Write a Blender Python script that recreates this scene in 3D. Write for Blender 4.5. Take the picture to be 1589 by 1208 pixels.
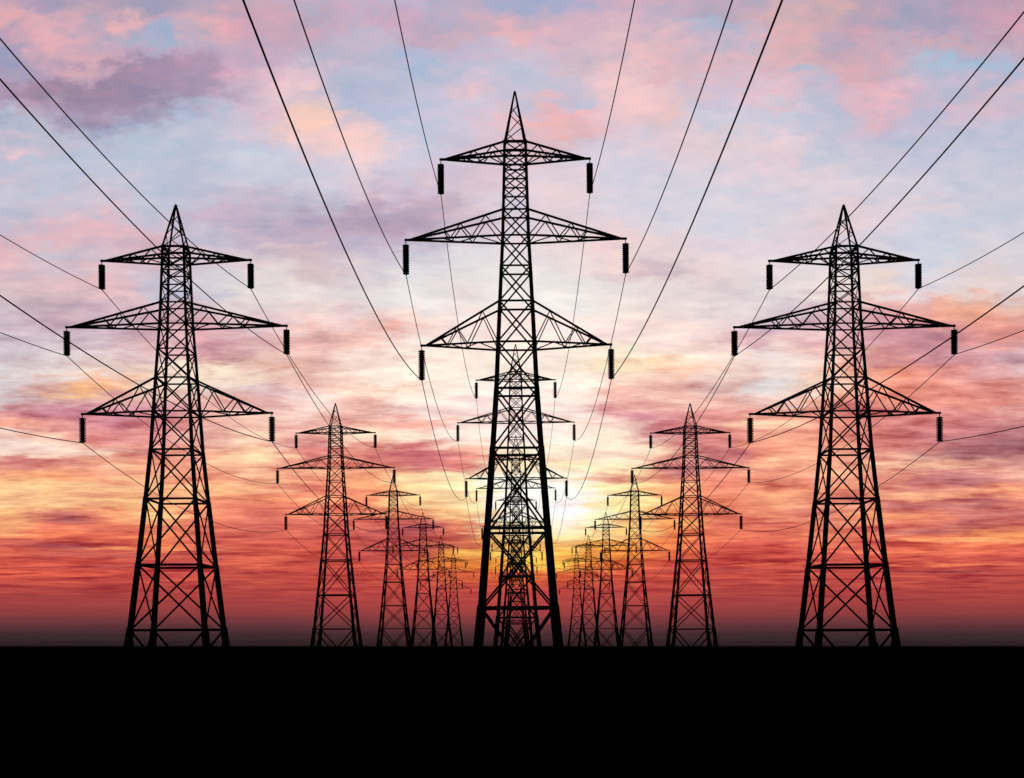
import bpy, bmesh, math
from mathutils import Vector, Matrix

scene = bpy.context.scene
for o in list(bpy.data.objects):
    bpy.data.objects.remove(o)
COL = scene.collection

# ------------------------------------------------------------------ camera
U = 0.06                      # metres per photo pixel at the nearest pylon
F = 1788.0                    # focal length in photo pixels (photo 1589 px wide)
D1 = F * U                    # distance of the nearest pylon, about 107 m
EYE = 9.5                     # eye height above the plain the pylons stand on
cam_d = bpy.data.cameras.new("camera")
cam = bpy.data.objects.new("camera", cam_d)
COL.objects.link(cam)
cam.location = (0, 0, EYE)
cam.rotation_euler = (math.radians(90), 0, 0)
cam_d.sensor_width = 36.0
cam_d.lens = 36.0 * F / 1589.0
cam_d.shift_y = (975 - 604) / 1589.0
cam_d.shift_x = -(801 - 794.5) / 1589.0
cam_d.clip_start = 0.1
cam_d.clip_end = 30000
scene.camera = cam
scene.view_settings.view_transform = 'Standard'
scene.view_settings.look = 'None'
scene.view_settings.exposure = 0
scene.view_settings.gamma = 1
scene.cycles.max_bounces = 1

# ------------------------------------------------------------------ sky
# rows of the sunset, by tangent of elevation (given as photo height above the
# horizontal line) and by bearing: clear gaps, violet cloud banks, pink and
# orange lit cloud, and the glow round the hidden sun
XS = [i * 80 for i in range(21)]
SKY = {
0: "199,164,181 168,156,184 194,162,181 163,158,184 188,164,185 190,169,185 189,174,195 191,181,204 187,178,204 195,174,195 169,173,203 169,173,203 204,174,191 204,174,191 190,169,190 204,174,186 213,174,177 181,164,185 168,163,189 185,155,180 194,159,176",
25: "217,170,177 190,164,185 185,164,185 190,164,185 181,168,189 203,165,181 199,169,188 189,179,202 186,174,199 204,174,191 200,176,191 195,176,195 195,174,195 191,174,195 195,169,188 213,176,182 203,169,180 190,164,182 170,162,189 185,159,182 199,164,181",
50: "180,159,184 222,170,182 172,168,191 169,175,200 222,170,178 199,164,183 207,172,191 187,178,199 195,169,190 207,176,191 225,179,187 205,179,196 205,179,196 195,176,195 187,181,204 219,179,181 190,169,190 203,165,181 181,166,189 186,169,190 199,169,186",
75: "154,158,190 204,169,183 199,172,189 170,182,206 190,172,192 190,169,190 195,176,195 192,183,204 187,185,209 192,183,207 205,188,205 214,186,199 214,184,196 214,184,196 205,184,200 213,179,187 204,169,183 195,172,190 191,175,195 182,178,201 200,176,195",
100: "172,160,188 185,160,186 205,165,185 188,166,192 182,164,190 200,172,194 187,183,204 196,183,204 176,187,213 181,188,210 197,193,214 219,189,199 226,192,197 223,184,192 220,184,194 214,182,193 204,179,193 208,169,182 178,187,210 166,192,215 196,183,204",
125: "168,150,180 158,138,162 168,142,168 168,144,172 178,152,178 208,178,198 210,189,205 185,188,210 188,191,213 206,193,212 188,193,214 206,193,212 232,199,202 230,196,202 210,189,205 223,186,197 192,185,207 216,176,190 192,188,209 185,185,209 211,182,199",
150: "172,152,182 160,136,162 156,136,164 158,140,170 172,152,178 206,180,202 221,196,206 181,185,210 191,193,218 221,194,206 191,193,214 197,191,211 230,199,204 232,196,200 206,193,212 224,194,206 188,191,211 223,182,194 192,188,211 210,186,202 214,189,201",
175: "172,178,206 178,164,190 162,148,176 172,164,190 182,184,208 216,190,206 246,203,192 188,191,213 188,193,218 206,198,217 201,193,211 229,184,191 224,196,206 234,196,195 197,195,217 207,203,219 191,193,214 214,186,199 188,188,213 201,191,210 206,191,208",
200: "172,187,210 187,188,207 169,168,193 181,190,210 185,192,213 209,195,210 246,205,194 224,198,206 193,198,219 202,198,219 226,192,202 233,182,185 220,198,211 227,198,204 207,205,221 209,203,218 188,193,214 203,193,214 197,193,214 192,193,214 192,193,214",
225: "196,188,207 192,191,209 185,192,213 188,197,215 189,195,214 198,202,221 225,201,211 242,208,208 198,201,221 209,195,212 223,189,197 224,199,209 216,203,218 225,203,211 225,205,211 228,205,213 191,195,215 202,198,215 197,195,215 194,195,215 194,195,215",
250: "190,190,212 187,197,215 187,197,215 190,198,216 192,197,215 200,207,224 213,202,217 237,211,215 202,202,222 216,198,211 225,203,211 216,207,221 216,207,222 226,208,217 221,207,219 230,205,213 206,204,218 206,202,218 197,197,218 202,202,218 201,197,215",
275: "201,191,208 192,194,214 194,197,216 192,197,216 194,195,214 200,202,220 206,204,220 216,202,215 206,198,215 215,193,207 226,205,213 226,208,217 213,208,222 217,208,221 219,209,221 223,206,217 223,208,217 207,204,218 202,200,218 202,202,218 201,200,216",
300: "197,197,215 197,197,215 206,197,212 192,197,215 196,192,212 196,187,205 202,202,218 211,193,209 206,188,206 216,198,211 221,207,219 230,210,217 216,210,223 213,210,222 213,210,222 216,210,223 221,210,221 215,207,220 211,207,220 204,203,219 202,202,218",
325: "195,192,210 205,193,207 205,191,206 196,197,214 195,190,208 190,181,202 195,190,208 192,171,191 199,173,191 211,191,205 222,208,217 231,209,215 216,210,223 215,210,223 214,212,224 220,212,221 227,206,211 218,208,219 222,207,216 205,205,220 203,204,219",
350: "199,192,208 213,188,201 220,181,193 204,191,208 191,185,205 184,173,195 187,171,192 199,178,196 188,163,183 204,188,203 224,210,219 226,210,216 228,208,215 221,213,221 215,213,225 224,213,221 228,205,211 221,207,218 205,207,222 204,206,221 211,207,219",
375: "215,184,196 220,182,192 212,184,196 225,180,188 200,194,210 200,182,200 190,174,194 192,180,202 200,182,200 220,210,218 228,216,222 232,216,218 235,206,210 232,210,214 225,210,220 228,212,222 228,208,216 216,208,220 206,208,224 216,210,220 218,208,218",
400: "227,181,191 200,196,209 212,192,203 222,184,191 212,196,206 222,205,210 208,186,196 205,197,210 212,205,216 225,221,225 230,221,225 234,221,220 238,215,212 234,213,214 230,213,218 226,215,222 226,215,220 220,212,221 208,212,225 221,212,217 221,212,219",
425: "219,186,196 214,193,204 221,187,194 211,193,206 207,200,213 224,214,215 217,196,199 218,206,213 222,219,224 232,224,224 232,226,226 235,226,224 230,207,209 215,191,198 234,211,213 227,214,219 227,218,222 227,216,219 214,213,224 229,211,212 224,211,216",
450: "213,190,197 220,189,195 223,185,191 199,196,213 207,202,214 229,220,217 231,220,219 225,214,217 230,227,227 238,223,220 236,230,228 238,230,226 240,229,225 231,216,217 221,205,210 227,216,218 233,221,220 239,215,205 221,211,219 230,211,208 223,206,208",
475: "214,196,203 209,184,191 204,176,188 209,176,185 204,182,192 228,214,213 236,217,212 230,215,214 236,229,229 241,232,227 241,237,233 243,237,231 245,231,222 238,222,218 228,214,216 220,208,213 214,187,194 214,166,171 229,174,168 234,181,161 226,180,167",
500: "212,192,204 202,172,183 200,172,186 208,170,182 213,167,174 224,202,208 239,208,204 230,198,200 247,222,213 253,230,224 253,230,224 255,230,224 254,230,223 247,220,213 240,219,219 215,195,204 215,170,182 202,152,163 220,154,153 237,164,145 227,169,158",
525: "208,190,204 211,191,200 218,196,205 213,176,183 215,163,170 229,187,188 237,190,181 243,197,185 253,230,224 255,230,224 255,230,224 255,230,224 255,230,224 252,230,220 241,209,206 232,187,188 234,203,198 215,163,169 194,139,153 228,154,151 224,159,153",
550: "209,195,203 223,208,212 227,207,210 217,177,179 220,165,164 234,198,188 228,179,173 249,224,214 255,239,223 255,238,223 255,238,224 255,238,224 255,239,214 255,231,211 245,212,201 238,224,221 244,202,186 223,158,153 204,143,153 214,156,161 204,171,181",
575: "218,208,212 231,215,211 237,215,209 245,219,203 253,232,206 246,218,200 236,191,179 251,226,211 255,239,222 255,238,223 255,237,224 255,238,224 255,232,206 253,217,192 249,219,205 243,221,214 237,195,178 244,157,133 228,148,139 220,158,159 217,177,181",
600: "213,198,204 230,191,180 248,187,149 234,202,185 243,222,210 217,183,184 242,194,183 254,223,206 255,238,220 255,236,224 255,236,226 255,237,224 249,203,188 246,200,187 232,200,193 225,216,215 231,188,170 248,157,134 236,152,133 233,154,142 233,166,156",
620: "210,196,199 210,172,172 226,173,166 226,173,167 243,196,181 227,175,172 250,220,210 244,193,179 255,236,220 255,234,225 255,234,226 255,236,224 244,185,177 235,178,165 242,187,175 239,202,194 238,174,152 234,149,131 228,141,128 233,148,135 233,156,144",
640: "236,164,159 209,138,149 204,134,150 210,146,152 234,181,171 238,188,182 252,217,204 244,192,180 255,233,223 255,231,227 255,233,227 255,235,225 239,171,168 227,157,155 223,145,140 237,172,148 229,155,139 215,134,129 220,132,123 214,133,131 224,159,151",
660: "251,174,151 236,159,151 214,134,138 225,149,147 234,171,160 245,198,179 241,182,172 250,200,177 248,177,159 255,231,220 255,233,227 255,235,225 255,227,210 209,134,138 215,137,132 242,166,142 233,149,132 209,124,119 209,122,121 199,119,123 193,126,130",
680: "246,221,209 247,195,173 227,143,136 225,148,146 240,186,171 250,202,175 234,171,157 255,209,185 255,226,206 255,231,219 255,233,227 255,235,224 255,232,211 215,141,141 225,142,129 244,170,141 239,157,133 214,128,121 193,114,119 183,110,114 161,103,111",
700: "246,215,196 249,209,186 241,179,160 224,142,130 236,159,140 252,206,167 217,129,126 233,149,131 214,122,121 245,174,153 255,233,207 255,235,214 255,232,210 246,191,159 199,117,121 239,148,126 243,162,136 235,159,138 224,159,142 188,117,120 166,106,114",
720: "213,132,124 223,141,127 242,173,145 246,163,138 246,169,138 254,198,161 221,131,119 236,145,123 198,106,110 218,120,112 255,229,191 255,233,192 255,232,201 221,142,130 204,120,119 238,153,125 246,169,140 242,168,140 250,189,158 248,182,155 208,139,134",
740: "244,166,124 247,167,120 245,162,128 250,188,145 245,152,123 251,184,146 242,153,125 249,169,126 255,220,170 255,229,179 255,249,228 255,250,225 255,237,180 234,147,120 238,142,115 232,144,121 235,147,121 220,137,118 198,118,118 213,132,122 234,166,150",
760: "251,200,149 249,194,145 250,194,145 248,181,132 248,180,132 250,182,139 230,134,111 242,152,112 255,223,166 255,241,193 255,249,240 255,250,242 255,233,173 249,167,120 235,134,111 242,154,120 237,146,122 228,143,122 203,118,113 223,136,120 241,151,124",
780: "251,201,145 249,186,130 244,166,120 249,194,138 237,141,109 234,129,107 237,132,107 234,126,100 255,202,141 255,229,171 255,249,243 255,250,245 255,233,170 249,166,108 239,141,107 241,159,122 228,139,118 216,129,114 207,118,108 192,110,108 222,125,108",
800: "248,180,123 205,112,103 233,136,106 249,180,125 233,133,104 222,116,101 234,131,106 228,120,99 219,124,96 252,199,140 255,249,234 255,250,226 255,224,156 243,150,98 230,129,103 237,145,115 217,125,108 244,155,113 229,131,105 202,112,106 202,112,106",
815: "243,159,108 229,119,94 236,124,94 240,140,104 225,117,97 212,105,94 219,108,94 212,102,89 188,84,84 217,118,87 255,241,192 255,249,195 255,211,137 246,158,95 225,117,97 225,117,97 227,130,103 225,117,97 219,115,97 192,102,99 207,110,97",
830: "229,135,97 233,117,86 229,112,87 240,132,94 222,112,90 212,102,87 212,100,87 197,88,84 182,79,78 193,88,78 254,221,155 255,237,164 251,194,121 235,129,82 229,117,89 219,106,87 225,121,94 219,106,87 240,135,95 246,154,101 240,147,99",
845: "204,87,77 187,78,73 206,84,75 243,129,88 206,91,79 204,87,77 207,87,77 190,80,75 178,75,72 201,100,73 251,203,109 251,199,104 245,162,77 235,124,75 212,90,77 212,89,77 222,107,84 201,81,75 228,107,82 231,115,84 226,106,82",
860: "216,97,77 181,76,71 189,78,71 224,110,83 192,80,75 212,94,75 209,89,73 192,78,72 183,75,70 224,138,65 252,208,104 247,182,86 237,141,65 221,103,68 206,85,72 202,81,72 202,85,77 216,95,77 199,81,74 216,97,79 209,89,77",
875: "205,83,69 208,83,69 199,79,69 187,74,68 191,76,69 215,97,73 193,75,67 203,81,69 197,79,66 228,124,60 239,163,61 232,129,60 226,111,62 206,83,66 197,76,67 197,76,67 189,75,69 189,75,69 203,83,71 193,76,69 198,79,71",
890: "207,84,69 199,78,68 195,77,68 185,73,68 181,70,66 189,77,68 191,74,66 191,74,66 205,85,67 214,97,62 228,110,58 222,102,60 208,85,64 196,77,66 191,74,66 191,74,66 187,73,68 185,73,68 191,77,69 185,73,68 185,73,68",
920: "174,68,65 174,68,65 174,68,65 174,68,65 174,68,65 176,68,65 179,69,65 182,70,66 185,70,66 188,71,66 188,71,66 185,70,66 182,70,66 179,69,65 176,68,65 174,68,65 174,68,65 174,68,65 174,68,65 174,68,65 174,68,65",
936: "162,66,65 162,66,65 162,66,65 162,66,65 162,66,65 164,66,65 167,67,66 171,68,66 175,69,66 178,69,67 178,69,67 175,69,66 171,68,66 167,67,66 164,66,65 162,66,65 162,66,65 162,66,65 162,66,65 162,66,65 162,66,65",
950: "145,62,63 145,62,63 145,62,63 145,62,63 145,62,63 147,62,63 150,63,64 154,64,64 158,65,64 161,65,65 161,65,65 158,65,64 154,64,64 150,63,64 147,62,63 145,62,63 145,62,63 145,62,63 145,62,63 145,62,63 145,62,63",
962: "117,57,61 117,57,61 117,57,61 117,57,61 117,57,61 119,57,61 122,58,62 126,59,62 130,60,62 133,60,63 133,60,63 130,60,62 126,59,62 122,58,62 119,57,61 117,57,61 117,57,61 117,57,61 117,57,61 117,57,61 117,57,61",
975: "86,49,54 86,49,54 86,49,54 86,49,54 86,49,54 88,49,54 91,50,54 94,51,55 97,51,55 100,52,55 100,52,55 97,51,55 94,51,55 91,50,54 88,49,54 86,49,54 86,49,54 86,49,54 86,49,54 86,49,54 86,49,54",
987: "60,41,45 60,41,45 60,41,45 60,41,45 60,41,45 61,41,45 64,42,45 66,42,46 68,43,46 71,43,46 71,43,46 68,43,46 66,42,46 64,42,45 61,41,45 60,41,45 60,41,45 60,41,45 60,41,45 60,41,45 60,41,45",
1003: "43,30,34 43,30,34 43,30,34 43,30,34 43,30,34 44,30,34 45,30,34 47,31,34 49,31,35 50,31,35 50,31,35 49,31,35 47,31,34 45,30,34 44,30,34 43,30,34 43,30,34 43,30,34 43,30,34 43,30,34 43,30,34",
}
# single clouds and gaps: bearing, height, half width, half height (photo pixels), colour, density
CLOUDS = [
 (110,140,97,34,(152,132,157),0.62), (262,148,97,24,(160,142,169),0.62), (240,66,55,18,(157,174,203),0.77), (85,48,36,24,(221,175,184),0.92),
 (128,20,22,18,(219,172,180),0.77), (185,32,22,20,(230,179,185),0.92), (217,28,20,20,(229,177,185),0.87), (325,42,38,18,(225,177,185),0.87),
 (15,20,28,14,(222,171,177),0.87), (122,96,38,14,(214,172,182),0.82), (440,142,52,26,(229,200,208),0.82), (488,182,28,34,(248,205,191),0.97),
 (565,222,38,24,(244,206,201),0.97), (520,215,30,16,(242,203,199),0.77), (36,236,28,11,(227,196,207),0.87), (850,188,62,16,(235,182,183),0.92),
 (995,158,60,32,(235,200,202),0.82), (905,160,24,6,(180,194,218),0.82), (1100,42,55,8,(181,185,207),0.77), (1215,60,44,36,(221,176,181),0.82),
 (1328,98,36,20,(217,172,182),0.82), (1395,147,50,16,(224,184,198),0.97), (1240,218,42,12,(232,209,217),0.82), (1465,66,70,9,(212,170,180),0.82),
 (1500,165,60,16,(212,186,203),0.77), (1475,100,75,12,(170,192,214),0.92), (1240,110,32,10,(172,188,210),0.87),
 (575,342,75,16,(188,161,181),0.82), (672,322,44,18,(195,169,187),0.77), (465,395,60,12,(208,184,193),0.77), (140,355,90,18,(227,185,194),0.77),
 (25,405,30,14,(231,188,193),0.77), (1020,412,40,12,(216,189,198),0.82), (608,508,36,9,(240,179,167),0.92), (490,528,75,8,(232,179,174),0.82),
 (430,562,50,8,(236,187,168),0.82), (340,540,60,22,(209,155,163),0.82), (1395,520,55,22,(200,140,149),0.87), (1290,532,70,13,(209,153,167),0.82),
 (1490,488,70,10,(251,180,151),0.87), (1560,515,45,22,(232,154,141),0.77), (1440,558,70,10,(204,143,152),0.77),
 (1350,570,60,8,(246,168,141),0.87), (1195,512,50,14,(207,182,198),0.77), (1180,540,30,12,(210,156,163),0.77), (1050,575,60,8,(246,187,162),0.77),
 (960,570,60,9,(255,236,198),0.77), (130,608,42,8,(255,198,142),0.97), (105,640,62,12,(191,120,135),0.92), (185,655,45,9,(205,130,142),0.82),
 (35,694,60,9,(254,227,213),0.97), (150,702,60,7,(255,226,202),0.82), (45,716,60,6,(214,128,123),0.87), (440,610,50,10,(217,181,183),0.77),
 (660,656,50,7,(250,182,167),0.82), (655,705,58,9,(194,104,112),0.97), (705,732,52,6,(203,108,112),0.92), (480,700,60,7,(222,130,123),0.82),
 (560,738,60,7,(249,170,127),0.77), (480,735,60,6,(255,189,152),0.77), (440,775,80,6,(245,153,111),0.77), (985,645,52,12,(203,130,142),0.92),
 (1060,662,60,9,(216,134,136),0.77), (970,702,75,9,(255,232,207),0.92), (1060,730,45,12,(187,114,121),0.92), (950,740,50,9,(221,129,116),0.92),
 (1115,678,50,7,(218,132,129),0.77), (1180,660,60,8,(254,204,172),0.77), (1190,720,60,6,(255,191,154),0.77), (1120,745,60,6,(227,128,111),0.77),
 (1505,702,85,18,(164,105,113),0.92), (1400,690,60,12,(213,124,119),0.77), (1450,640,70,10,(213,134,129),0.77),
 (1400,722,110,6,(255,201,167),0.92), (1500,745,62,8,(185,111,115),0.92), (1560,762,55,6,(255,171,129),0.92), (1440,770,100,5,(255,178,135),0.87),
 (1420,786,70,6,(193,110,110),0.87), (1290,760,70,6,(250,162,123),0.77), (1300,792,70,5,(209,117,105),0.77), (110,807,44,8,(178,104,105),0.97),
 (90,778,110,9,(254,202,151),0.87), (250,775,60,6,(249,174,127),0.77), (10,815,30,10,(255,188,131),0.87), (250,800,40,6,(255,193,136),0.87),
 (180,822,110,4,(213,110,93),0.77), (20,842,45,4,(202,97,82),0.87), (110,847,100,3,(168,77,83),0.92), (230,852,120,3,(251,157,102),0.77),
 (200,862,160,4,(187,82,79),0.77), (120,890,150,3,(227,96,73),0.77), (640,822,52,10,(176,83,88),0.92), (660,850,40,5,(169,72,78),0.87),
 (700,795,45,12,(255,205,145),0.82), (735,786,26,16,(255,236,181),0.87), (680,772,60,10,(255,224,167),0.77), (885,795,52,30,(255,250,254),0.97),
 (850,762,60,14,(255,252,244),0.92), (925,808,30,14,(255,247,188),0.87), (945,782,36,10,(255,214,142),0.77), (935,845,26,5,(241,167,79),0.87),
 (740,862,30,7,(249,188,97),0.92), (860,878,40,8,(252,215,95),0.87), (1215,875,70,2.5,(251,135,89),0.87), (1440,825,80,6,(189,104,105),0.92),
 (1480,840,120,3,(255,169,114),0.97), (1430,858,90,5,(233,115,82),0.77), (1450,876,120,2.5,(249,134,91),0.87), (1470,887,80,3,(167,82,82),0.87),
 (905,655,60,7,(240,187,173),0.7), (600,600,60,7,(244,196,176),0.75), (965,603,50,6,(235,169,159),0.8), (650,560,50,7,(237,195,184),0.7),
 (1000,560,70,7,(251,206,163),0.7), (880,610,40,6,(248,206,190),0.6), (720,640,50,6,(248,200,192),0.6), (560,655,60,6,(243,181,168),0.75),
 (590,30,60,16,(206,167,191),0.6), (400,60,60,20,(212,167,187),0.6), (330,330,60,14,(201,171,197),0.6), (60,165,90,14,(172,152,178),0.6),
 (560,870,120,3,(169,70,73),0.6), (300,900,160,2.5,(214,92,76),0.6), (200,880,140,2.5,(161,71,75),0.6), (1280,905,140,2.5,(210,90,76),0.6),
 (1120,885,90,2.5,(166,71,73),0.6), (80,925,140,2.5,(150,62,64),0.6), (1350,925,140,2.5,(156,64,64),0.6),
]
def lin(c):
    c = c / 255.0
    return c / 12.92 if c <= 0.04045 else ((c + 0.055) / 1.055) ** 2.4

SUN_EL, SUN_AZ = math.atan(175 / F), math.atan(75 / F)   # bearing right of +Y
world = bpy.data.worlds.new("World")
scene.world = world
world.use_nodes = True
nt = world.node_tree
nt.nodes.clear()
N, L = nt.nodes, nt.links
def sock(n, s, v):
    if v is None: return
    if hasattr(v, 'links') or isinstance(v, bpy.types.NodeSocket): L.new(v, n.inputs[s])
    else: n.inputs[s].default_value = v
def M(op, a, b=None, c=None, clamp=False):
    n = N.new('ShaderNodeMath'); n.operation = op; n.use_clamp = clamp
    sock(n, 0, a); sock(n, 1, b); sock(n, 2, c)
    return n.outputs[0]
def VM(op, a, b=None):
    n = N.new('ShaderNodeVectorMath'); n.operation = op
    sock(n, 0, a); sock(n, 1, b)
    return n.outputs[0]
def comb(x, y, z):
    n = N.new('ShaderNodeCombineXYZ'); sock(n, 0, x); sock(n, 1, y); sock(n, 2, z)
    return n.outputs[0]
def smooth(v, a, b, lo=0.0, hi=1.0, typ='SMOOTHSTEP'):
    n = N.new('ShaderNodeMapRange'); n.interpolation_type = typ
    sock(n, 0, v); n.inputs[1].default_value = a; n.inputs[2].default_value = b
    n.inputs[3].default_value = lo; n.inputs[4].default_value = hi
    return n.outputs[0]
def mix(f, a, b):
    n = N.new('ShaderNodeMix'); n.data_type = 'RGBA'
    sock(n, 0, f); sock(n, 6, a); sock(n, 7, b)
    return n.outputs[2]
def noise(vec, scale, detail=6, rough=0.55, dist=0.0):
    n = N.new('ShaderNodeTexNoise'); n.noise_dimensions = '3D'
    sock(n, 'Vector', vec)
    n.inputs['Scale'].default_value = scale; n.inputs['Detail'].default_value = detail
    n.inputs['Roughness'].default_value = rough; n.inputs['Distortion'].default_value = dist
    return n.outputs[0]
tc = N.new('ShaderNodeTexCoord')
sep = N.new('ShaderNodeSeparateXYZ'); L.new(tc.outputs['Generated'], sep.inputs[0])
dx, dy, dz = sep.outputs
yy = M('MAXIMUM', dy, 0.15)
u = M('DIVIDE', dx, yy)                       # tangent of bearing
v = M('DIVIDE', dz, yy)                       # tangent of elevation
vh = M('MAXIMUM', M('ADD', v, 0.02), 0.01)      # cloud cells crowd towards the horizon
lg = M('LOGARITHM', vh, math.e)
def cloud(seed, fu=10.0, fv=9.0):
    return comb(M('ADD', M('MULTIPLY', u, fu), seed), M('ADD', M('MULTIPLY', lg, fv), seed * 1.7), seed * 0.37)
w1 = M('SUBTRACT', noise(cloud(3.1), 1.0, 5, 0.60), 0.5)
w2 = M('SUBTRACT', noise(cloud(11.4), 1.0, 5, 0.60), 0.5)
w3 = M('SUBTRACT', noise(cloud(27.0), 3.5, 4, 0.62), 0.5)
w4 = M('SUBTRACT', noise(cloud(31.0), 3.5, 4, 0.62), 0.5)
uu = M('ADD', u, M('ADD', M('MULTIPLY', w1, 0.09), M('MULTIPLY', w3, 0.07)))
vv = M('ADD', v, M('MULTIPLY', M('ADD', M('MULTIPLY', w2, 0.14), M('MULTIPLY', w4, 0.12)), vh))
pos = M('ADD', M('DIVIDE', M('ADD', M('MULTIPLY', uu, F), 801.0), 1600.0), 0.0, clamp=True)
acc = None
rows = sorted(SKY, reverse=True)              # from the horizon up
prev = None
for r in rows:
    cols = [tuple(float(c) for c in t.split(',')) for t in SKY[r].split()]
    assert len(cols) == 21, (r, len(cols))
    n = N.new('ShaderNodeValToRGB'); cr = n.color_ramp; cr.interpolation = 'EASE'
    L.new(pos, n.inputs[0])
    while len(cr.elements) > 1: cr.elements.remove(cr.elements[-1])
    cr.elements[0].position = 0.0
    for i, c in enumerate(cols):
        e = cr.elements[0] if i == 0 else cr.elements.new(i / 20.0)
        e.color = (lin(c[0]), lin(c[1]), lin(c[2]), 1)
    if acc is None: acc = n.outputs[0]
    else:
        a, b = (975 - prev) / F, (975 - r) / F
        acc = mix(smooth(vv, a, b), acc, n.outputs[0])
    prev = r
P = comb(M('ADD', u, M('ADD', M('MULTIPLY', w1, 0.035), M('MULTIPLY', w3, 0.055))),
         M('ADD', v, M('MULTIPLY', M('ADD', M('MULTIPLY', w2, 0.07), M('MULTIPLY', w4, 0.12)), vh)), M('MULTIPLY', w4, 1.0))
for ci, (cx, cy, rx, ry, c, k) in enumerate(CLOUDS):
    if ci % 30 == 29:      # keeps the shader's working memory small
        P = VM('ADD', P, VM('MULTIPLY', acc, (1e-6, 1e-6, 1e-6)))
    ix, iy = F / (rx * 1.15), F / (ry * 1.2)
    n = N.new('ShaderNodeVectorMath'); n.operation = 'MULTIPLY_ADD'
    L.new(P, n.inputs[0])
    n.inputs[1].default_value = (ix, iy, 0.0)
    # soft-edged puff: density k * 0.2 ** (r ** 2)
    n.inputs[2].default_value = (-(cx - 801) / F * ix, -(975 - cy) / F * iy, math.sqrt(math.log(k) / math.log(0.2)))
    q = N.new('ShaderNodeVectorMath'); q.operation = 'DOT_PRODUCT'
    L.new(n.outputs[0], q.inputs[0]); L.new(n.outputs[0], q.inputs[1])
    acc = mix(M('POWER', 0.2, q.outputs['Value']), acc, (lin(c[0]), lin(c[1]), lin(c[2]), 1))
# fine cloud texture: ragged lit edges and streaks, longer towards the horizon
n1 = M('SUBTRACT', noise(cloud(41.0), 1.3, 5, 0.62, 0.3), 0.5)
n2 = M('SUBTRACT', noise(cloud(53.0, 9.0, 10.0), 1.9, 5, 0.60, 0.35), 0.49)
n3 = M('SUBTRACT', noise(cloud(71.0, 24.0, 24.0), 1.8, 4, 0.65), 0.5)
low = smooth(v, 0.34, 0.20)
tex = M('ADD', M('MULTIPLY', n1, M('MULTIPLY_ADD', low, 0.3, 0.7)), M('MULTIPLY', n2, M('MULTIPLY_ADD', low, 1.9, 0.8)))
tex = M('ADD', tex, M('MULTIPLY', n3, M('MULTIPLY_ADD', low, 0.45, 1.0)))
tex = M('MULTIPLY', tex, smooth(v, 0.008, 0.055))
amp = N.new('ShaderNodeValToRGB'); sock(amp, 0, M('DIVIDE', v, 0.55, clamp=True))
el = amp.color_ramp.elements
el[0].position = 0.0; el[0].color = (0.80, 1.45, 0.85, 1)
el[1].position = 1.0; el[1].color = (0.85, 0.10, -0.06, 1)
e = el.new(0.15); e.color = (0.60, 1.12, 0.90, 1)
e = el.new(0.38); e.color = (0.55, 0.92, 0.88, 1)
e = el.new(0.60); e.color = (0.70, 0.42, 0.20, 1)
gsep = N.new('ShaderNodeSeparateXYZ'); L.new(acc, gsep.inputs[0])
tex = M('MULTIPLY', tex, M('SUBTRACT', 1.22, gsep.outputs[1]))     # bright cloud has little left to gain
sc = N.new('ShaderNodeVectorMath'); sc.operation = 'SCALE'
L.new(amp.outputs[0], sc.inputs[0]); L.new(tex, sc.inputs['Scale'])
mul = VM('MAXIMUM', VM('ADD', sc.outputs[0], (1, 1, 1)), (0.3, 0.3, 0.3))
front = VM('MULTIPLY', acc, mul)
# the dim side of the sky, away from the sunset
sky = N.new('ShaderNodeTexSky'); sky.sky_type = 'NISHITA'; sky.sun_disc = False
sky.sun_elevation = SUN_EL; sky.sun_rotation = SUN_AZ
dim = VM('MULTIPLY', sky.outputs[0], (0.03, 0.03, 0.03))
skycol = mix(smooth(dy, 0.25, 0.62), dim, front)
bg = N.new('ShaderNodeBackground'); L.new(skycol, bg.inputs[0]); bg.inputs[1].default_value = 1.0
out = N.new('ShaderNodeOutputWorld'); L.new(bg.outputs[0], out.inputs[0])
world.cycles.sampling_method = 'NONE'

# ------------------------------------------------------------------ sun
sd = bpy.data.lights.new("sun", 'SUN'); sd.energy = 2.0; sd.angle = math.radians(0.5)
sd.color = (1.0, 0.72, 0.45)
sun = bpy.data.objects.new("sun", sd); COL.objects.link(sun)
to_sun = Vector((math.sin(SUN_AZ) * math.cos(SUN_EL), math.cos(SUN_AZ) * math.cos(SUN_EL), math.sin(SUN_EL)))
sun.rotation_euler = to_sun.to_track_quat('Z', 'Y').to_euler()
sun.location = (0, 0, 200)

# ------------------------------------------------------------------ materials
def material(name, c1, c2, scale, rough=1.0, spec=0.0, bump=0.0):
    m = bpy.data.materials.new(name); m.use_nodes = True
    t = m.node_tree; p = t.nodes['Principled BSDF']
    tcn = t.nodes.new('ShaderNodeTexCoord')
    ns = t.nodes.new('ShaderNodeTexNoise'); ns.inputs['Scale'].default_value = scale
    ns.inputs['Detail'].default_value = 5
    t.links.new(tcn.outputs['Object'], ns.inputs['Vector'])
    r = t.nodes.new('ShaderNodeValToRGB')
    r.color_ramp.elements[0].position = 0.35; r.color_ramp.elements[0].color = (*c1, 1)
    r.color_ramp.elements[1].position = 0.65; r.color_ramp.elements[1].color = (*c2, 1)
    t.links.new(ns.outputs[0], r.inputs[0]); t.links.new(r.outputs[0], p.inputs['Base Color'])
    p.inputs['Roughness'].default_value = rough
    p.inputs['Specular IOR Level'].default_value = spec
    if bump:
        b = t.nodes.new('ShaderNodeBump'); b.inputs['Strength'].default_value = bump
        t.links.new(ns.outputs[0], b.inputs['Height']); t.links.new(b.outputs[0], p.inputs['Normal'])
    return m
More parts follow.
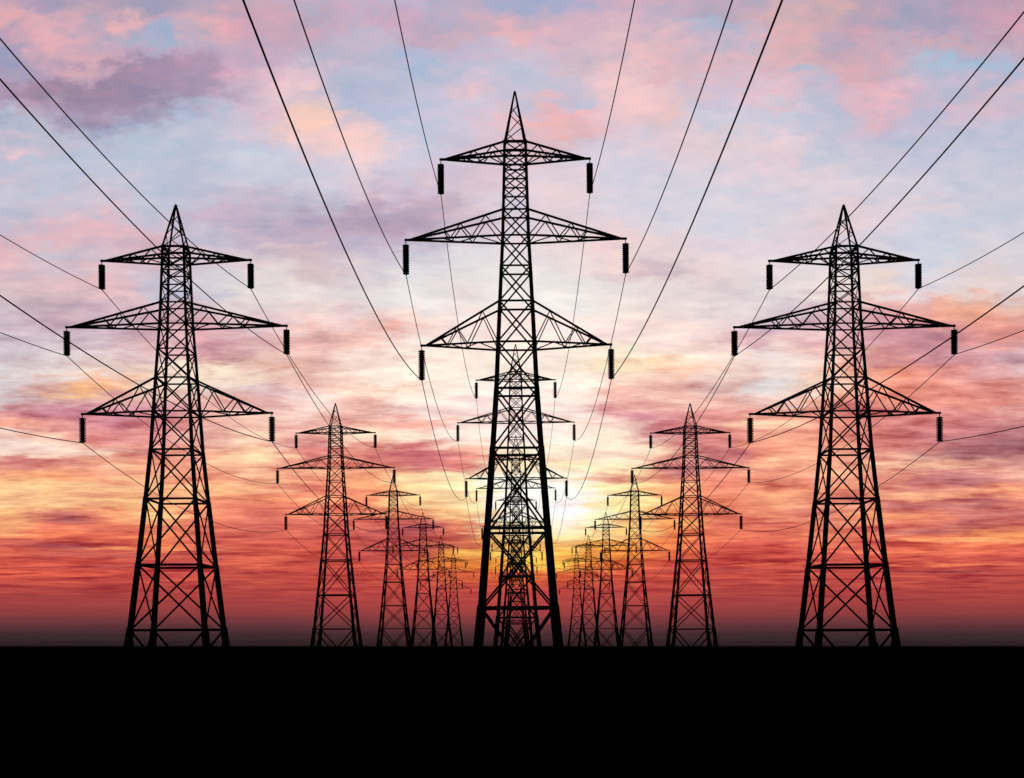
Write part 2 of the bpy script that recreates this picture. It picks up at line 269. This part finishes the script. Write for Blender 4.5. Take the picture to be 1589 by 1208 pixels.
MAT_STEEL = material('black_painted_steel', (0.0012, 0.0012, 0.0012), (0.0022, 0.002, 0.002), 1.5)
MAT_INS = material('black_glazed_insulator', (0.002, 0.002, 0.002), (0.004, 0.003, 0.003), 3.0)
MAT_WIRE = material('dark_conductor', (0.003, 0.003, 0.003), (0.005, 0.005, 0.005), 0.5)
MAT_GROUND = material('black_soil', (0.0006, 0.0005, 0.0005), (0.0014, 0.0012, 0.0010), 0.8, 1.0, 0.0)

# ------------------------------------------------------------------ ground
# the camera stands on a low level rise; its crest 84 m ahead is the skyline,
# the pylons stand on the lower plain behind it
CREST = 1.32
def ground():
    bm = bmesh.new()
    prof = [(-900, EYE - CREST - 0.6), (-60, EYE - CREST - 0.25), (0, EYE - CREST - 0.12), (40, EYE - CREST - 0.05),
            (CREST / (28.0 / F), EYE - CREST), (86, EYE - CREST - 0.35), (95, 2.2), (100, 0.35), (103, 0.0),
            (600, 0.0), (2000, -34.0), (8000, -200.0)]
    xs = [-9000, -3000, -1000, -300, -80, 0, 80, 300, 1000, 3000, 9000]
    g = [[bm.verts.new((x, y, z)) for x in xs] for y, z in prof]
    for j in range(len(prof) - 1):
        for i in range(len(xs) - 1):
            bm.faces.new((g[j][i], g[j][i + 1], g[j + 1][i + 1], g[j + 1][i]))
    me = bpy.data.meshes.new('ground'); bm.to_mesh(me); bm.free()
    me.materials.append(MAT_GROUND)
    o = bpy.data.objects.new('ground', me); COL.objects.link(o)
    o['kind'] = 'structure'
    o['label'] = 'flat pitch black ground with a level skyline'
ground()

# ------------------------------------------------------------------ mesh helpers
class MB:
    def __init__(self): self.v, self.f = [], []
    def bar(self, a, b, w, d=None, side=(0, 1, 0)):
        """square steel section from a to b, w wide, d deep"""
        a, b = Vector(a), Vector(b)
        t = (b - a).normalized()
        s = Vector(side)
        n1 = t.cross(s)
        if n1.length < 0.05: n1 = t.cross(Vector((1, 0, 0)))
        n1.normalize(); n2 = t.cross(n1).normalized()
        d = w if d is None else d
        k = len(self.v)
        for p in (a, b):
            for i, j in ((-1, -1), (1, -1), (1, 1), (-1, 1)):
                self.v.append(p + n1 * (w / 2 * i) + n2 * (d / 2 * j))
        self.f += [(k, k+3, k+2, k+1), (k+4, k+5, k+6, k+7)]
        for i in range(4):
            self.f.append((k+i, k+(i+1) % 4, k+4+(i+1) % 4, k+4+i))
    def lathe(self, prof, c, n=12):
        k = len(self.v)
        for r, z in prof:
            for i in range(n):
                an = 2 * math.pi * i / n
                self.v.append(Vector((c[0] + r * math.cos(an), c[1] + r * math.sin(an), c[2] + z)))
        for j in range(len(prof) - 1):
            for i in range(n):
                a = k + j * n + i; b = k + j * n + (i + 1) % n
                self.f.append((a, b, b + n, a + n))
        self.f.append(tuple(k + i for i in reversed(range(n))))
        self.f.append(tuple(k + (len(prof) - 1) * n + i for i in range(n)))
    def mesh(self, name, mat):
        me = bpy.data.meshes.new(name)
        me.from_pydata([tuple(p) for p in self.v], [], self.f); me.update()
        me.materials.append(mat)
        return me
def link(name, me, parent=None):
    o = bpy.data.objects.new(name, me); COL.objects.link(o)
    if parent is not None: o.parent = parent
    return o

# ------------------------------------------------------------------ pylon
# heights in photo pixels above the eye line, for the outer rows
HALF = [(-158, 74.5), (-3, 56.2), (96, 46.8), (197, 37.8), (273, 31.5), (332, 28.2), (384, 25.3),
        (429, 22.6), (468, 20.2), (501, 19.0), (569, 16.8), (587.5, 16.4), (656, 0.6)]
def half(z):
    for (z0, a), (z1, b) in zip(HALF, HALF[1:]):
        if z <= z1: return a + (b - a) * (z - z0) / (z1 - z0)
    return HALF[-1][1]
BARS = [(-3, 3.2), (96, 2.8), (197, 2.4), (273, 2.2), (332, 1.9), (384, 1.8), (429, 1.6), (468, 1.6), (501, 1.6),
        (528, 1.4), (551, 1.4), (569, 1.8), (587.5, 2.4)]
LEGW = [(-158, 10.0), (-3, 7.9), (96, 6.8), (197, 5.6), (273, 4.9), (332, 4.4), (384, 4.0), (429, 3.7),
        (501, 3.5), (587.5, 3.3)]
BRACE = {-158: 2.6, -3: 2.1, 96: 2.0, 197: 1.8, 273: 1.7, 332: 1.7, 384: 1.6, 429: 1.5, 468: 1.4, 501: 1.2,
         528: 1.2, 551: 1.2, 569: 1.2}
ARMS = [  # bottom chord height, top chord height, tip height, half span, node fractions
    (332, 384, 333, 149.0, (0.23, 0.42, 0.58, 0.70, 0.80)),
    (468, 501, 468, 172.5, (0.19, 0.33, 0.46, 0.56, 0.64)),
    (569, 587.5, 570.5, 117.5, (0.20, 0.36, 0.52, 0.64, 0.74)),
]
INS_LEN, INS_GAP = 38.0, 6.0

def build_pylon(tall):
    """all the meshes of one kind of pylon; tall = the central row"""
    if tall: Z = lambda z: (z * 1.215 + 34.7 if z > -158 else -158.4) * U
    else:    Z = lambda z: z * U if z > -158 else -158.4 * U
    base = EYE
    BK = 1.45 if tall else 1.25
    def P(x, y, z): return Vector((x * U, y * U, base + Z(z)))
    parts = {}
    # legs: four corner posts, each spliced to a thicker section further down
    parts['leg'] = []
    wid = [w for _, w in LEGW]
    for sx in (-1, 1):
        for sy in (-1, 1):
            m = MB()
            lv = [z for z, _ in LEGW]
            allz = [z for z, _ in HALF if z <= 587.5]
            for z0, z1 in zip(allz, allz[1:]):
                w = [lw for lz, lw in LEGW if lz <= z0][-1]
                a, b = P(sx * half(z0), sy * half(z0), z0), P(sx * half(z1), sy * half(z1), z1)
                t = (b - a).normalized()
                ext = 2.2 * U if z1 in lv else 0.3 * U
                m.bar(a, b + t * ext, w * U * (1.12 if tall else 0.93))
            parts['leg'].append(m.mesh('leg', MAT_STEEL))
    # peak: the pyramid at the top with its own small lattice
    m = MB()
    pk = [587.5, 607, 624, 638, 656]
    for sx in (-1, 1):
        for sy in (-1, 1):
            m.bar(P(sx * half(587.5), sy * half(587.5), 587.5), P(sx * 0.5, sy * 0.5, 656), 2.3 * U)
    for z0, z1 in zip(pk[:3], pk[1:4]):
        a, b = half(z0), half(z1)
        for s in (-1, 1):
            f = s if pk.index(z0) % 2 else -s
            m.bar(P(-f * a, s * a, z0), P(f * b, s * b, z1), 1.1 * U)
            m.bar(P(s * a, f * a, z0), P(s * b, -f * b, z1), 1.0 * U)
    m.bar(P(0, 0, 654), P(0, 0, 657.5), 1.6 * U)
    parts['peak'] = [m.mesh('peak', MAT_STEEL)]
    # bracing of the four faces: crossed diagonals and the horizontals
    parts['bracing'] = []
    lv = [-158] + [z for z, _ in BARS]
    for face in range(4):
        m = MB()
        s = 1 if face % 2 else -1
        off = 0.12
        def Q(t, z, inset=0.0):
            hw = half(z) * (1 - inset)
            return P(t * hw, s * hw, z) if face < 2 else P(s * hw, t * hw, z)
        sd_ = (0, 1, 0) if face < 2 else (1, 0, 0)
        for z0, z1 in zip(lv, lv[1:]):
            w = BRACE[z0] * U * BK
            shift = Vector((0, off * U * s * -4, 0)) if face < 2 else Vector((off * U * s * -4, 0, 0))
            m.bar(Q(-1, z0), Q(1, z1), w, w * 0.6, sd_)
            m.bar(Q(1, z0) + shift, Q(-1, z1) + shift, w, w * 0.6, sd_)
        for z, w in BARS:
            m.bar(Q(-1, z), Q(1, z), w * U * BK, w * U * BK, sd_)
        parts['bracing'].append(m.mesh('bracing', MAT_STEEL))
    # cross arms with a hanging insulator string at each tip
    parts['cross_arm'] = []; parts['insulator_string'] = []; tips = []
    for zb, zt, ztip, span, nodes in ARMS:
        for sx in (-1, 1):
            m = MB()
            hb, ht = half(zb), half(zt)
            conv = span - 9.0
            tip = P(sx * conv, 0, ztip)
            cw = 2.8 * U
            def bot(t, sy): return P(sx * hb, sy * hb, zb).lerp(tip + Vector((0, sy * 0.9 * U, 0)), t)
            def top(t, sy):
                a = P(sx * ht, sy * ht, zt).lerp(tip + Vector((0, sy * 0.9 * U, 0)), t)
                return a
            for sy in (-1, 1):
                m.bar(bot(0, sy), bot(1, sy), cw * 0.92, cw, (0, 1, 0))
                m.bar(top(0, sy), top(1, sy), cw, cw * 0.9, (0, 1, 0))
                pts = [bot(0, sy)] + [(top if i % 2 == 0 else bot)(t, sy) for i, t in enumerate(nodes)]
                for a, b in zip(pts, pts[1:]):
                    m.bar(a, b, 1.6 * U, 1.1 * U)
            # flat bracing between the two bottom chords
            ts = [0.0, 0.26, 0.48, 0.66]
            for i, (a, b) in enumerate(zip(ts, ts[1:])):
                sy = -1 if i % 2 else 1
                m.bar(bot(a, sy), bot(b, -sy), 1.3 * U)
            # end plate
            m.bar(P(sx * (conv - 9), 0, ztip), P(sx * span, 0, ztip), 3.0 * U, 3.2 * U)
            parts['cross_arm'].append(m.mesh('cross_arm', MAT_STEEL))
            # insulator string: a rod with stacked discs
            ks = 1.215 if tall else 1.0
            c = P(sx * (span - 2.0), 0, ztip)
            gap, ln = INS_GAP * ks * U, INS_LEN * ks * U
            r = MB()
            r.bar(c, c - Vector((0, 0, gap + 0.5 * U)), 1.1 * U)
            nd = 15
            prof = [(2.0 * U, 0.0)]
            st = ln / nd
            for i in range(nd):
                z = -i * st
                prof += [(2.9 * U, z - 0.10 * st), (5.0 * U, z - 0.32 * st), (5.4 * U, z - 0.48 * st), (5.4 * U, z - 0.62 * st), (3.0 * U, z - 0.72 * st),
                         (2.9 * U, z - 0.98 * st)]
            prof.append((1.6 * U, -ln - 0.8 * U))
            r.lathe([(a, b) for a, b in prof], (c.x, c.y, c.z - gap))
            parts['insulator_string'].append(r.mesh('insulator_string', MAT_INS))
            tips.append(Vector((c.x, c.y, c.z - gap - ln - 0.6 * U)))
    return parts, tips

LEAN = math.radians(-0.36)          # the pylons stand a hair out of plumb
KIT = {True: build_pylon(True), False: build_pylon(False)}
ROWS = [
    # name, tall, x in pixels, first distance, spacing
    ('central', True, -2.0, 1.0, 0.89),
    ('left', False, -528, 1.0, 0.883),
    ('right', False, 508, 1.0, 0.883),
]
LOOK = {
 ('central', 0): 'tallest black lattice pylon, in front of the sunset glow at the centre',
 ('central', 1): 'black lattice pylon directly behind the tallest, its peak under the lowest arms of that one',
 ('central', 2): 'third black lattice pylon back in the central row, between the legs of the tallest',
 ('central', 3): 'fourth black lattice pylon back in the central row, against the white sun glow',
 ('central', 4): 'fifth black lattice pylon back in the central row, second smallest there',
 ('central', 5): 'smallest and farthest black lattice pylon of the central row',
 ('left', 0): 'large black lattice pylon standing alone near the left edge',
 ('left', 1): 'medium black lattice pylon, second from the left edge',
 ('left', 2): 'third black lattice pylon from the left, its peak touching an insulator of the second',
 ('left', 3): 'fourth black lattice pylon from the left edge, in front of red cloud',
 ('left', 4): 'small black lattice pylon, fifth from the left edge',
 ('left', 5): 'smallest farthest pylon left of the tallest pylon, sixth from the left edge',
 ('right', 0): 'large black lattice pylon standing alone near the right edge',
 ('right', 1): 'medium black lattice pylon, second from the right edge',
 ('right', 2): 'third black lattice pylon from the right, its peak touching an insulator of the second',
 ('right', 3): 'fourth black lattice pylon from the right edge, in front of orange cloud',
 ('right', 4): 'small black lattice pylon, fifth from the right edge',
 ('right', 5): 'smallest farthest pylon right of the tallest pylon, sixth from the right edge',
}
def make_pylon(tall):
    root = bpy.data.objects.new('electricity_pylon', None); COL.objects.link(root)
    parts, tips = KIT[tall]
    for nm in ('leg', 'bracing', 'peak'):
        for me in parts[nm]: link(nm, me, root)
    for arm, ins in zip(parts['cross_arm'], parts['insulator_string']):
        a = link('cross_arm', arm, root)
        link('insulator_string', ins, a)
    return root
def copy_tree(o, parent=None):
    c = o.copy(); COL.objects.link(c)
    if parent is not None: c.parent = parent
    for ch in list(o.children): copy_tree(ch, c)
    return c
proto = {}
for row, tall, x, d0, dd in ROWS:
    for k in range(6):
        if tall not in proto: root = proto[tall] = make_pylon(tall)
        else: root = copy_tree(proto[tall])
        root.location = ((x + (6.0 if tall else 5.0)) * U, (d0 + dd * k) * D1, 0)
        root.rotation_euler = (0, LEAN, 0)
        root['label'] = LOOK[(row, k)]
        root['category'] = 'pylon'
        root['group'] = 'electricity pylons in the %s row' % row

# ------------------------------------------------------------------ power lines
ARMNAME = ['lowest', 'longest middle', 'top']
# slack of each line in the span that passes overhead, low to high arms, left then right
FRONT_SAG = {'central': [61, 47, 66, 57, 71, 70], 'left': [45, 47, 46, 49, 51, 57], 'right': [45, 46, 46, 49, 49, 56]}
def power_line(row, tall, x, d0, dd, idx, tip):
    tip = Matrix.Rotation(LEAN, 3, 'Y') @ tip + Vector(((6.0 if tall else 5.0) * U, 0, 0))
    pts = []
    for k in range(-1, 5):
        y0, y1 = (d0 + dd * k), (d0 + dd * (k + 1))
        n = 48 if k < 1 else 24
        sag = (FRONT_SAG[row][idx] if k == -1 else 69.0 if tall else 52.0) * U
        lo = -0.30 if k == -1 else 0.0
        lo = (lo - y0) / dd if k == -1 else 0.0
        for i in range(n + (1 if k == 4 else 0)):
            t = lo + (1 - lo) * i / n
            pts.append(Vector((x * U + tip.x, (y0 + (y1 - y0) * t) * D1, tip.z - 4 * sag * t * (1 - t))))
    r = 0.64 * U
    m = MB(); ns = 6
    for i, p in enumerate(pts):
        t = (pts[min(i + 1, len(pts) - 1)] - pts[max(i - 1, 0)]).normalized()
        a = t.cross(Vector((1, 0, 0))).normalized(); b = Vector((1, 0, 0))
        for j in range(ns):
            an = 2 * math.pi * j / ns
            m.v.append(p + a * (r * math.cos(an)) + b * (r * math.sin(an)))
    for i in range(len(pts) - 1):
        for j in range(ns):
            q = i * ns + j; q2 = i * ns + (j + 1) % ns
            m.f.append((q, q2, q2 + ns, q + ns))
    o = link('power_line', m.mesh('power_line', MAT_WIRE))
    side = 'left' if idx % 2 == 0 else 'right'
    o['label'] = 'thin black cable under the %s tips of the %s arms, %s pylon row' % (side, ARMNAME[idx // 2], row)
    o['category'] = 'power line'
    o['group'] = 'power lines of the %s row' % row
for row, tall, x, d0, dd in ROWS:
    for i, tip in enumerate(KIT[tall][1]):
        power_line(row, tall, x, d0, dd, i, tip)
